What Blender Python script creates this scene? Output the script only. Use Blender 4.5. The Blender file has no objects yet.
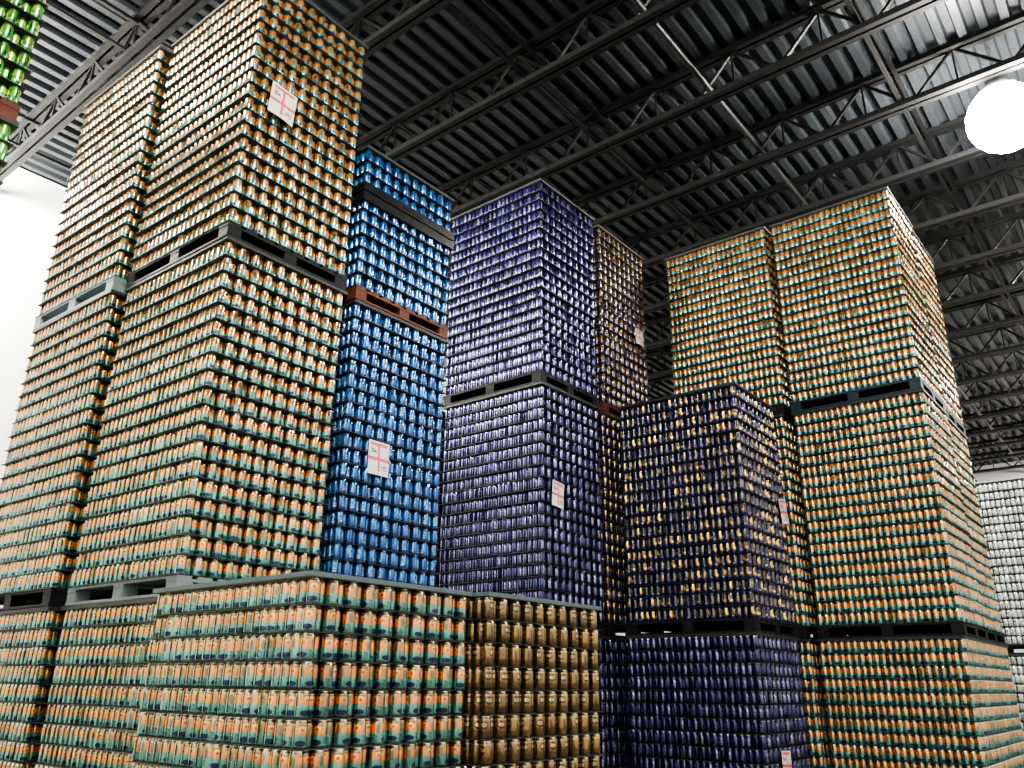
import bpy, numpy as np, math, random
from mathutils import Matrix, Vector
random.seed(4); rng=np.random.default_rng(7)
SC=bpy.context.scene
EYE=2.022; H=2.52
COL=bpy.context.collection

# ------------------------------------------------------------------ node helpers
class NT:
    def __init__(s,name):
        s.m=bpy.data.materials.new(name); s.m.use_nodes=True
        s.t=s.m.node_tree; s.n=s.t.nodes; s.l=s.t.links
        s.b=s.n['Principled BSDF']
    def link(s,a,b): s.l.new(a,b)
    def math(s,op,a,b=None,c=None):
        n=s.n.new('ShaderNodeMath'); n.operation=op
        for i,v in enumerate((a,b,c)):
            if v is None: continue
            if isinstance(v,(int,float)): n.inputs[i].default_value=v
            else: s.link(v,n.inputs[i])
        return n.outputs[0]
    def mix(s,f,a,b):
        n=s.n.new('ShaderNodeMix'); n.data_type='RGBA'
        for sock,v in ((n.inputs[0],f),(n.inputs[6],a),(n.inputs[7],b)):
            if isinstance(v,(int,float)): sock.default_value=v
            elif isinstance(v,tuple): sock.default_value=(*v,1)
            else: s.link(v,sock)
        return n.outputs[2]
    def uv(s):
        n=s.n.new('ShaderNodeUVMap'); n.uv_map='UVMap'
        x=s.n.new('ShaderNodeSeparateXYZ'); s.link(n.outputs[0],x.inputs[0])
        return x.outputs[0],x.outputs[1]
    def ell(s,u,v,cu,cv,a,b):
        x=s.math('DIVIDE',s.math('SUBTRACT',u,cu),a); y=s.math('DIVIDE',s.math('SUBTRACT',v,cv),b)
        d=s.math('ADD',s.math('MULTIPLY',x,x),s.math('MULTIPLY',y,y))
        return s.math('LESS_THAN',d,1.0)
    def band(s,v,a,b):
        return s.math('MULTIPLY',s.math('GREATER_THAN',v,a),s.math('LESS_THAN',v,b))
    def mul(s,a,b): return s.math('MULTIPLY',a,b)
    def noise(s,vec,sc,det=2):
        n=s.n.new('ShaderNodeTexNoise'); n.inputs['Scale'].default_value=sc; n.inputs['Detail'].default_value=det
        if vec is not None: s.link(vec,n.inputs['Vector'])
        return n.outputs[0]

def label_text(t,u,v,u0,u1,v0,v1,fu,fv):
    """little blocks that read as print"""
    n=t.n.new('ShaderNodeCombineXYZ'); t.link(t.math('MULTIPLY',u,fu),n.inputs[0]); t.link(t.math('MULTIPLY',v,fv),n.inputs[1])
    w=t.n.new('ShaderNodeTexWhiteNoise'); w.noise_dimensions='2D'
    f=t.n.new('ShaderNodeVectorMath'); f.operation='FLOOR'; t.link(n.outputs[0],f.inputs[0]); t.link(f.outputs[0],w.inputs['Vector'])
    on=t.math('GREATER_THAN',w.outputs[0],.42)
    return t.mul(on,t.mul(t.band(u,u0,u1),t.band(v,v0,v1)))

def can_material(name,kind):
    t=NT(name); u,v=t.uv()
    at=t.n.new('ShaderNodeAttribute'); at.attribute_name='rnd'; rnd=at.outputs['Fac']
    u2=t.math('FRACT',t.math('MULTIPLY',u,2))
    wave=t.math('MULTIPLY',t.math('SINE',t.math('MULTIPLY',u2,6.283)),.05)
    if kind=='to':
        top=t.mix(t.math('GREATER_THAN',v,.78),(.76,.28,.07),(.48,.36,.17))
        low=(.15,.41,.36)
        c=t.mix(t.math('LESS_THAN',v,t.math('ADD',wave,.45)),top,low)
        c=t.mix(t.ell(u2,v,.5,.66,.16,.11),c,(.84,.55,.20))
        c=t.mix(t.ell(u2,v,.5,.63,.09,.06),c,(.44,.07,.04))
        c=t.mix(t.ell(u2,v,.45,.19,.26,.10),c,(.012,.03,.09))
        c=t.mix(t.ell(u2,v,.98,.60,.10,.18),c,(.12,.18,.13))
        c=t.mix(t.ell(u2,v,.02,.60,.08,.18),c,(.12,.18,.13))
        c=t.mix(label_text(t,u2,v,.78,.98,.12,.40,40,34),c,(.03,.10,.12))
        c=t.mix(label_text(t,u2,v,.26,.74,.76,.82,34,30),c,(.10,.08,.03))
    elif kind=='blue':
        c=t.mix(t.math('LESS_THAN',v,t.math('ADD',wave,.30)),(.014,.12,.38),(.010,.065,.24))
        c=t.mix(t.ell(u2,v,.5,.56,.26,.20),c,(.11,.31,.54))
        c=t.mix(label_text(t,u2,v,.32,.68,.46,.66,26,18),c,(.01,.04,.20))
        c=t.mix(label_text(t,u2,v,.34,.66,.22,.32,30,30),c,(.5,.62,.75))
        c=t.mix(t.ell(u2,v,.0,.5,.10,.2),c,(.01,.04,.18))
    elif kind=='purple':
        c=t.mix(t.math('LESS_THAN',v,t.math('ADD',wave,.36)),(.014,.017,.10),(.008,.010,.05))
        c=t.mix(label_text(t,u2,v,.38,.62,.28,.76,16,15),c,(.30,.32,.48))
        c=t.mix(t.ell(u2,v,.5,.20,.16,.06),c,(.09,.11,.27))
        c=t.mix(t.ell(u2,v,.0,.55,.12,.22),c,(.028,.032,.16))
    elif kind=='moon':
        c=t.mix(t.math('LESS_THAN',v,t.math('ADD',wave,.36)),(.010,.012,.045),(.014,.018,.09))
        m=t.mul(t.ell(u,v,.46,.58,.17,.30),t.math('SUBTRACT',1,t.ell(u,v,.56,.68,.13,.24)))
        c=t.mix(m,c,(.82,.52,.12))
        c=t.mix(label_text(t,u2,v,.3,.7,.18,.28,22,22),c,(.32,.35,.52))
        c=t.mix(label_text(t,u,v,.78,.98,.3,.7,40,16),c,(.30,.22,.10))
    elif kind=='orangepurple':
        c=t.mix(t.math('LESS_THAN',v,t.math('ADD',wave,.50)),(.30,.17,.045),(.025,.022,.07))
        c=t.mix(t.ell(u2,v,.5,.55,.22,.25),c,(.022,.02,.06))
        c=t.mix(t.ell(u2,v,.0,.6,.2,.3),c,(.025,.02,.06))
        c=t.mix(label_text(t,u2,v,.35,.65,.48,.64,20,22),c,(.6,.5,.3))
    elif kind=='gold':
        c=t.mix(t.math('LESS_THAN',v,t.math('ADD',wave,.34)),(.25,.155,.045),(.11,.068,.022))
        c=t.mix(t.ell(u2,v,.5,.58,.22,.18),c,(.040,.024,.012))
        c=t.mix(label_text(t,u2,v,.34,.66,.52,.66,24,22),c,(.66,.52,.30))
        c=t.mix(t.band(v,.78,.84),c,(.46,.34,.15))
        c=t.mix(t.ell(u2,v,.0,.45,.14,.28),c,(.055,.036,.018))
    elif kind=='green':
        c=t.mix(t.math('LESS_THAN',v,t.math('ADD',wave,.38)),(.11,.40,.05),(.02,.16,.03))
        c=t.mix(t.ell(u2,v,.5,.6,.18,.17),c,(.50,.68,.15))
        c=t.mix(label_text(t,u2,v,.3,.7,.2,.34,22,22),c,(.8,.85,.6))
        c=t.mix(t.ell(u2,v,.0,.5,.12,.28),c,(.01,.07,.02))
    else:
        c=t.mix(t.math('LESS_THAN',v,t.math('ADD',wave,.36)),(.72,.76,.74),(.50,.60,.62))
        c=t.mix(t.ell(u2,v,.5,.55,.18,.16),c,(.22,.30,.36))
    silver=t.math('MAXIMUM',t.math('GREATER_THAN',v,.875),t.math('LESS_THAN',v,.055))
    sc={'gold':(.60,.50,.34),'blue':(.28,.42,.60),'purple':(.23,.24,.40),'moon':(.22,.23,.34),'orangepurple':(.4,.34,.30)}.get(kind,(.70,.64,.50))
    c=t.mix(silver,c,sc)
    hsv=t.n.new('ShaderNodeHueSaturation'); t.link(c,hsv.inputs['Color'])
    t.link(t.math('MULTIPLY_ADD',rnd,.60,.62),hsv.inputs['Value'])
    t.link(hsv.outputs[0],t.b.inputs['Base Color'])
    t.link(t.math('MULTIPLY_ADD',silver,.25,.72),t.b.inputs['Metallic'])
    t.link(t.math('MULTIPLY_ADD',rnd,.08,.20),t.b.inputs['Roughness'])
    t.b.inputs['Coat Weight'].default_value=.8; t.b.inputs['Coat Roughness'].default_value=.14
    return t.m

def simple(name,col,rough=.6,metal=0,nz=0,scale=8,stretch=None,spec=.5):
    t=NT(name)
    if nz:
        tc=t.n.new('ShaderNodeTexCoord'); vec=tc.outputs['Object']
        if stretch:
            mp=t.n.new('ShaderNodeMapping'); mp.inputs['Scale'].default_value=stretch; t.link(vec,mp.inputs[0]); vec=mp.outputs[0]
        f=t.noise(vec,scale,4)
        a=tuple(x*(1-nz) for x in col); b=tuple(min(1,x*(1+nz)) for x in col)
        t.link(t.mix(f,a,b),t.b.inputs['Base Color'])
    else: t.b.inputs['Base Color'].default_value=(*col,1)
    t.b.inputs['Roughness'].default_value=rough; t.b.inputs['Metallic'].default_value=metal
    t.b.inputs['Specular IOR Level'].default_value=spec
    return t.m

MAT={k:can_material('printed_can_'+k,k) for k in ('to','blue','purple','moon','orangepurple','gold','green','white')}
M_SHEET=simple('tier_sheet_grey',(.024,.028,.027),.5,0,.2,spec=.3)
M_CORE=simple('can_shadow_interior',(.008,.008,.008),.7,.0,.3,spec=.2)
M_FRAME=simple('top_frame_plastic',(.022,.026,.027),.6,0,.3,spec=.25)
M_FRAME2=simple('top_frame_teal_grey',(.07,.105,.11),.5,0,.3,spec=.3)
M_PAL={'dark':simple('pallet_dark_plastic',(.008,.009,.011),.65,0,.3,spec=.15),
 'grey':simple('pallet_weathered_grey',(.16,.20,.215),.7,0,.3,14,spec=.2),
 'red':simple('pallet_red_brown',(.085,.026,.015),.65,0,.8,7,spec=.2),
 'navy':simple('pallet_navy',(.010,.022,.034),.6,0,.3,10,spec=.2)}
M_WRAP=simple('black_stretch_film',(.008,.008,.010),.2,0,.3)

# ------------------------------------------------------------------ mesh helpers
def boxes_mesh(name,bx):
    vs=[];fs=[]
    for (x0,y0,z0,x1,y1,z1) in bx:
        k=len(vs)
        vs+=[(x0,y0,z0),(x1,y0,z0),(x1,y1,z0),(x0,y1,z0),(x0,y0,z1),(x1,y0,z1),(x1,y1,z1),(x0,y1,z1)]
        fs+=[tuple(k+i for i in f) for f in ((0,3,2,1),(4,5,6,7),(0,1,5,4),(1,2,6,5),(2,3,7,6),(3,0,4,7))]
    me=bpy.data.meshes.new(name); me.from_pydata(vs,[],fs); me.update(); return me
def obj(name,me,mat=None,parent=None,loc=(0,0,0),rot=0,objmat=False):
    o=bpy.data.objects.new(name,me); COL.objects.link(o); o.location=loc; o.rotation_euler=(0,0,rot)
    if mat:
        if objmat:
            if not me.materials: me.materials.append(None)
            o.material_slots[0].link='OBJECT'; o.material_slots[0].material=mat
        elif not me.materials: me.materials.append(mat)
    if parent: o.parent=parent
    return o

PW,PL=1.12,1.42; CAN=.122; PITCH=.1245; PZ=.125; R=.033
def cans_mesh(name,rows):
    S=12
    prof=[(.0245,0.0),(.0300,.004),(.0330,.013),(.0330,.100),(.0312,.109),(.0272,.1175),(.0285,.1205),(.0255,.112)]
    prof=np.array(prof); NR=len(prof)
    pos=[]
    ncol=19
    for i in range(ncol):
        x=.033+i*.0576+ (PW-(.066+18*.0576))/2
        n=21 if i%2==0 else 20
        y0=(PL-21*.0672)/2+.0336+(0 if i%2==0 else .0336)
        for j in range(n):
            if i in(0,ncol-1) or j in (0,n-1): pos.append((x,y0+j*.0672))
    pos=np.array(pos)
    allp=[]
    for r in range(rows):
        j=rng.normal(0,.0014,(len(pos),2))+np.clip(rng.normal(0,.0035,2),-.006,.006)[None,:]
        allp.append(np.column_stack([pos+j,np.full(len(pos),PZ+.003+r*PITCH)]))
    P=np.concatenate(allp); N=len(P)
    ang0=rng.uniform(0,2*math.pi,N)
    k=np.arange(S+1)
    A=ang0[:,None]+k[None,:]*2*math.pi/S          # N,S+1
    rr=prof[:,0]; zz=prof[:,1]
    X=P[:,0][:,None,None]+rr[None,:,None]*np.cos(A)[:,None,:]
    Y=P[:,1][:,None,None]+rr[None,:,None]*np.sin(A)[:,None,:]
    Z=P[:,2][:,None,None]+np.broadcast_to(zz[None,:,None],X.shape)
    V=np.stack([X,Y,Z],-1).reshape(-1,3)
    U=np.broadcast_to((k/S)[None,None,:],X.shape).reshape(-1)
    VV=np.broadcast_to((zz/CAN)[None,:,None],X.shape).reshape(-1)
    base=(np.arange(NR-1)[:,None]*(S+1)+np.arange(S)[None,:]).reshape(-1)
    q=np.stack([base,base+1,base+S+2,base+S+1],-1)
    F=(np.arange(N)[:,None,None]*(NR*(S+1))+q[None]).reshape(-1,4)
    me=bpy.data.meshes.new(name)
    me.vertices.add(len(V)); me.vertices.foreach_set('co',V.ravel().astype(np.float32))
    me.loops.add(F.size); me.loops.foreach_set('vertex_index',F.ravel().astype(np.int32))
    me.polygons.add(len(F)); me.polygons.foreach_set('loop_start',np.arange(0,F.size,4,dtype=np.int32))
    try: me.polygons.foreach_set('loop_total',np.full(len(F),4,dtype=np.int32))
    except Exception: pass
    me.polygons.foreach_set('use_smooth',np.ones(len(F),dtype=bool))
    me.update(calc_edges=True)
    uv=me.uv_layers.new(name='UVMap')
    fl=F.ravel(); uv.data.foreach_set('uv',np.stack([U[fl],VV[fl]],-1).ravel().astype(np.float32))
    a=me.attributes.new('rnd','FLOAT','POINT')
    a.data.foreach_set('value',np.repeat(rng.uniform(0,1,N),NR*(S+1)).astype(np.float32))
    return me
def sheets_mesh(name,rows):
    bx=[]
    for r in range(rows+1):
        dx,dy=rng.uniform(-.004,.004,2)
        bx.append((-.006+dx,-.006+dy,PZ+r*PITCH-.001,PW+.006+dx,PL+.006+dy,PZ+r*PITCH+.0025))
    return boxes_mesh(name,bx)
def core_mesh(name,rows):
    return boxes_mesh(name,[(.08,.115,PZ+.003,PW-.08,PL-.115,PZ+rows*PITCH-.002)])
def frame_mesh(name,rows):
    z=PZ+rows*PITCH+.003; b=[]
    b+=[(-.006,-.006,z,PW+.006,.09,z+.022),(-.006,PL-.09,z,PW+.006,PL+.006,z+.022),
        (-.006,.09,z,.09,PL-.09,z+.022),(PW-.09,.09,z,PW+.006,PL-.09,z+.022),(.09,PL/2-.05,z,PW-.09,PL/2+.05,z+.022)]
    return boxes_mesh(name,b)
def pallet_mesh():
    b=[]
    n=8; w=.105; g=(PW-n*w)/(n-1)
    for i in range(n):                       # top deck boards along Y
        x=i*(w+g); b.append((x,0,.105,x+w,PL,.122))
    for y in (0,PL/2-.06,PL-.12):            # stringer boards along X
        b.append((0,y,.087,PW,y+.12,.1045))
    for x in (0,PW/2-.06,PW-.12):            # 9 blocks
        for y in (0,PL/2-.06,PL-.12): b.append((x+.003,y+.003,.018,x+.117,y+.117,.0868))
        b.append((x,0,.0,x+.12,PL,.0178))
    for y in (0,PL-.12): b.append((0.1205,y,.0,PW/2-.0605,y+.12,.0178)); b.append((PW/2+.0605,y,.0,PW-.1205,y+.12,.0178))
    return boxes_mesh('pallet_boards',b)
PME=pallet_mesh()
CACHE={}
def parts(rows,var):
    k=(rows,var)
    if k not in CACHE: CACHE[k]=(cans_mesh('cans_%d_%d'%k,rows),sheets_mesh('sheets_%d'%rows,rows),core_mesh('core_%d'%rows,rows),frame_mesh('frame_%d'%rows,rows))
    return CACHE[k]
SIGN=NT('printed_paper_label')
def make_sign():
    t=SIGN; u,v=t.uv()
    c=t.mix(t.band(v,.42,.52),(.62,.60,.57),(.50,.06,.10))
    bar=t.math('MAXIMUM',t.mul(t.band(u,.44,.54),t.band(v,.10,.90)),t.mul(t.band(v,.86,.95),t.band(u,.1,.9)))
    c=t.mix(bar,c,(.50,.07,.11))
    c=t.mix(label_text(t,u,v,.1,.4,.62,.78,14,20),c,(.10,.08,.10))
    c=t.mix(label_text(t,u,v,.6,.9,.14,.30,20,30),c,(.15,.13,.13))
    t.link(c,t.b.inputs['Base Color']); t.b.inputs['Roughness'].default_value=.5
make_sign()
def sign(parent,u,z,w=.24,h=.30,tilt=0):
    n=6; vs=[];fs=[];uvs=[]
    for i in range(n+1):
        for j in range(n+1):
            a=i/n;b=j/n
            vs.append((( a-.5)*w,-.008-.010*math.sin(a*3.1)*(1-b)-.006*(1-b)**2,(b-.5)*h)); uvs.append((a,b))
    for i in range(n):
        for j in range(n):
            k=i*(n+1)+j; fs.append((k,k+n+1,k+n+2,k+1))
    me=bpy.data.meshes.new('paper_label'); me.from_pydata(vs,[],fs)
    uvl=me.uv_layers.new(name='UVMap')
    for l in me.loops: uvl.data[l.index].uv=uvs[l.vertex_index]
    me.materials.append(SIGN.m)
    o=bpy.data.objects.new('paper_label',me); COL.objects.link(o); o.parent=parent
    o.location=(u,-.011,z); o.rotation_euler=(0,math.radians(tilt),0)

nun=0
def unit(x,y,level,kind,rot=0,pal='dark',rows=19,frame=None,jit=True):
    global nun
    e=bpy.data.objects.new('beverage_can_pallet',None); COL.objects.link(e); e.empty_display_size=.3
    dx=random.uniform(-.012,.012) if jit and level>1 else 0; dy=random.uniform(-.012,.012) if jit and level>1 else 0
    e.location=(x+dx,y+dy,(level-1)*H); e.rotation_euler=(0,0,-rot*math.pi/180+random.uniform(-.003,.003))
    cm,sm,co,fm=parts(rows,nun%3 if rows==19 else 0); nun+=1
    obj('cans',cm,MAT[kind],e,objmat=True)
    obj('tier_sheets',sm,M_SHEET,e); obj('inner_shade_box',co,M_CORE,e)  # core is a plain near-black box, standing in for shade behind the cans
    obj('top_frame',fm,frame or M_FRAME,e,objmat=True)
    obj('wooden_pallet',PME,M_PAL[pal],e,objmat=True)
    return e

def column(x,y,kinds,rot=0,pals=('dark','dark','dark'),frame=None):
    return [unit(x,y,i+1,k,rot,pals[i],frame=frame) for i,k in enumerate(kinds)]
A=column(2.618,6.348,['to','to','to'],-1.14,('dark','dark','grey'))
B=column(2.699,4.839,['to','to','to'],-.89,('dark','grey','dark'))
C=column(2.44,3.164,['to'],0,frame=M_FRAME2)
D=column(3.95,4.88,['blue','blue'],.46)
D3=unit(3.95,4.88,3,'blue',.46,'red',rows=11)
E=column(3.60,3.06,['gold'],1.0,frame=M_FRAME2)
F=column(6.457,4.838,['purple']*3,.21,('dark','dark','dark'))
F2=column(6.457,6.35,['purple']*2,0)
G=column(7.72,4.85,['purple','orangepurple','orangepurple'],0,('dark','dark','red'))
Hs=column(7.695,3.227,['purple','moon'],-.62)
I2=column(9.089,1.733,['to']*3,.07,('dark','dark','navy'))
I1=column(9.05,3.22,['to']*3,0,('dark','dark','dark'))
I3=column(10.27,1.74,['to']*3,0)
J=column(14.2,.95,['white','white'],0); J2=column(14.2,2.45,['white','white'],0); J3=column(14.2,-.55,['white','white'],0)
K=column(.10,4.70,['green']*3,0,('dark','dark','red'))
sign(B[2],.30,1.33,.24,.30,4)
sign(D[1],.35,1.71-.498,.22,.28,0)
sign(F[1],.25,1.84-.498,.20,.27,6)
sign(G[2],.88,4.26-3.018,.19,.22,0)
sign(Hs[1],1.0,1.80-.498,.20,.27,-8)
sign(Hs[0],.40,2.022-.67,.22,.24,3)
zb=4.0-3.018; b=[]
for z in (zb-.03,zb+.07):
    b+=[(-.014,-.014,z,PW+.014,-.009,z+.085),(-.014,PL+.009,z,PW+.014,PL+.014,z+.085),(-.014,-.009,z,-.009,PL+.009,z+.085),(PW+.009,-.009,z,PW+.014,PL+.009,z+.085)]
obj('stretch_film_band',boxes_mesh('film',b),M_WRAP,D3)

# ------------------------------------------------------------------ room
X0,X1,Y0,Y1=-9.,33.,-12.,13.0
ZJ=EYE+7.0; ZD=EYE+7.62
M_FLOOR=simple('concrete_floor',(.15,.142,.13),.45,0,.25,1.5)
M_WALL=simple('painted_wall',(.92,.91,.88),.6,0,.04,2)
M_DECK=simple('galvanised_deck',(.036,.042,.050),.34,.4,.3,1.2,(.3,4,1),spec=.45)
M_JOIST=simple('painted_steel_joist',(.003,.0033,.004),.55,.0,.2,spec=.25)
obj('floor',boxes_mesh('floor',[(X0,Y0,-.2,X1,Y1,0)]),M_FLOOR)
obj('wall_north',boxes_mesh('wn',[(X0,Y1,0,X1,Y1+.2,ZD)]),M_WALL)
obj('wall_south',boxes_mesh('ws',[(X0,Y0-.2,0,X1,Y0,ZD)]),M_WALL)
obj('wall_east',boxes_mesh('we',[(X1,Y0,0,X1+.2,Y1,ZD)]),M_WALL)
obj('wall_west',boxes_mesh('ww',[(X0-.2,Y0,0,X0,Y1,ZD)]),M_WALL)
p=.23; vs=[];fs=[]; y=Y0
prof=[]
while y<Y1:
    prof+=[(y,ZD),(y+.09,ZD),(y+.115,ZD+.085),(y+.205,ZD+.085)]; y+=p
for (yy,zz) in prof: vs+=[(X0,yy,zz),(X1,yy,zz)]
for i in range(len(prof)-1): fs.append((2*i,2*i+2,2*i+3,2*i+1))
me=bpy.data.meshes.new('deck'); me.from_pydata(vs,[],fs); me.update()
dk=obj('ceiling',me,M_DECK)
def beam(vs,fs,p0,p1,w,h):
    p0=Vector(p0);p1=Vector(p1); d=(p1-p0).normalized()
    a=Vector((1,0,0)); b_=d.cross(a).normalized()
    k=len(vs)
    for P in (p0,p1):
        for (i,j) in ((-1,-1),(1,-1),(1,1),(-1,1)): vs.append(tuple(P+a*i*w/2+b_*j*h/2))
    fs+= [tuple(k+i for i in f) for f in ((0,1,2,3),(7,6,5,4),(0,4,5,1),(1,5,6,2),(2,6,7,3),(3,7,4,0))]
vs=[];fs=[]
zt=ZD-.03; zb2=ZJ+.03
for sx in (-.052,.052):
    beam(vs,fs,(sx,Y0,zt),(sx,Y1,zt),.07,.07)
    beam(vs,fs,(sx,Y0,zb2),(sx,Y1,zb2),.07,.075)
y=Y0+.2; k=0
while y<Y1-.7:
    a,b=(zb2,zt) if k%2==0 else (zt,zb2)
    beam(vs,fs,(0,y,a),(0,y+.55,b),.034,.034)
    if k%2==0: beam(vs,fs,(0,y+.56,zb2),(0,y+.561,zt),.022,.022)
    y+=.55;k+=1
jm=bpy.data.meshes.new('joist'); jm.from_pydata(vs,[],fs); jm.update()
x=9.8-1.65*11
while x<X1-.3:
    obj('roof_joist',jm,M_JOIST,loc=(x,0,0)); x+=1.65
b=[]
for yy in (-9,-5.5,-2,1.5,5,8.5,11.5):
    b.append((X0,yy,ZJ+.062,X1,yy+.05,ZJ+.10))
    b.append((X0,yy,ZD-.10,X1,yy+.05,ZD-.062))
obj('joist_bridging',boxes_mesh('bridging',b),M_JOIST)
M_PIPE=simple('sprinkler_pipe_paint',(.015,.015,.017),.4,.2)
def tube(name,p0,p1,r,mat):
    c=bpy.data.curves.new(name,'CURVE'); c.dimensions='3D'; c.bevel_depth=r; c.bevel_resolution=3
    s=c.splines.new('POLY'); s.points.add(1); s.points[0].co=(*p0,1); s.points[1].co=(*p1,1)
    o=bpy.data.objects.new(name,c); COL.objects.link(o); c.materials.append(mat); return o
tube('sprinkler_pipe',(X0,3.4,ZJ+.2),(X1,3.4,ZJ+.2),.04,M_PIPE)

# ------------------------------------------------------------------ high bay lamps and added fill lamps
M_HOUS=simple('lamp_housing',(.30,.30,.30),.4,.6)
def lathe(name,prof,seg=32):
    vs=[];fs=[]
    for r,z in prof:
        for k in range(seg):
            a=2*math.pi*k/seg; vs.append((r*math.cos(a),r*math.sin(a),z))
    for i in range(len(prof)-1):
        for k in range(seg):
            k2=(k+1)%seg; fs.append((i*seg+k,i*seg+k2,(i+1)*seg+k2,(i+1)*seg+k))
    me=bpy.data.meshes.new(name); me.from_pydata(vs,[],fs)
    for p_ in me.polygons: p_.use_smooth=True
    return me
GR=.42
hous=lathe('housing',[(.25,.345),(.255,.365),(.22,.41),(.16,.45),(.13,.47),(.12,.58),(.05,.60),(.02,.62),(.02,1.06)])
globe=lathe('globe',[(max(.004,GR*math.sin(math.radians(t_))),-GR*math.cos(math.radians(t_))) for t_ in range(0,151,15)],24)
def lamp(x,y,power):
    e=bpy.data.objects.new('high_bay_or_fill_lamp',None); COL.objects.link(e); e.location=(x,y,EYE+6.54)
    obj('housing',hous,M_HOUS,e)
    g=NT('lamp_globe_glow'); g.b.inputs['Base Color'].default_value=(1,1,1,1)
    g.b.inputs['Emission Color'].default_value=(1,.95,.84,1)
    g.b.inputs['Emission Strength'].default_value=power/(39.5*GR*GR)
    obj('globe_diffuser',globe,g.m,e,objmat=True)
for (x,y,pw) in ((10.1,.5,2500),(.5,6.0,2600),(.2,.0,2400),(1.6,11.9,5500),(10.1,-6,1700),(20,-.5,1500),(29,-1,1500),(-6,-4,1700)):  # lamp beside north wall placed to whiten it; last one is added front fill
    lamp(x,y,pw)
w=bpy.data.worlds.new('World'); SC.world=w; w.use_nodes=True
w.node_tree.nodes['Background'].inputs[0].default_value=(.6,.65,.7,1); w.node_tree.nodes['Background'].inputs[1].default_value=.05

# ------------------------------------------------------------------ camera
a=math.radians(38.96); th=math.radians(20.27); ro=math.radians(.63)
right0=Vector((math.sin(a),-math.cos(a),0)); fh=Vector((math.cos(a),math.sin(a),0)); up=Vector((0,0,1))
fwd=fh*math.cos(th)+up*math.sin(th); up0=-fh*math.sin(th)+up*math.cos(th)
cr,sr=math.cos(ro),math.sin(ro)
cR=right0*cr+up0*sr; cU=-right0*sr+up0*cr
cam=bpy.data.cameras.new('camera'); cam.sensor_width=36; cam.lens=815.1/1024*36; cam.clip_end=200
co=bpy.data.objects.new('camera',cam); COL.objects.link(co)
M=Matrix((( cR.x,cU.x,-fwd.x,0),(cR.y,cU.y,-fwd.y,0),(cR.z,cU.z,-fwd.z,EYE),(0,0,0,1)))
co.matrix_world=M
SC.camera=co
SC.view_settings.view_transform='AgX'
SC.view_settings.look='AgX - Medium High Contrast'
SC.view_settings.exposure=0
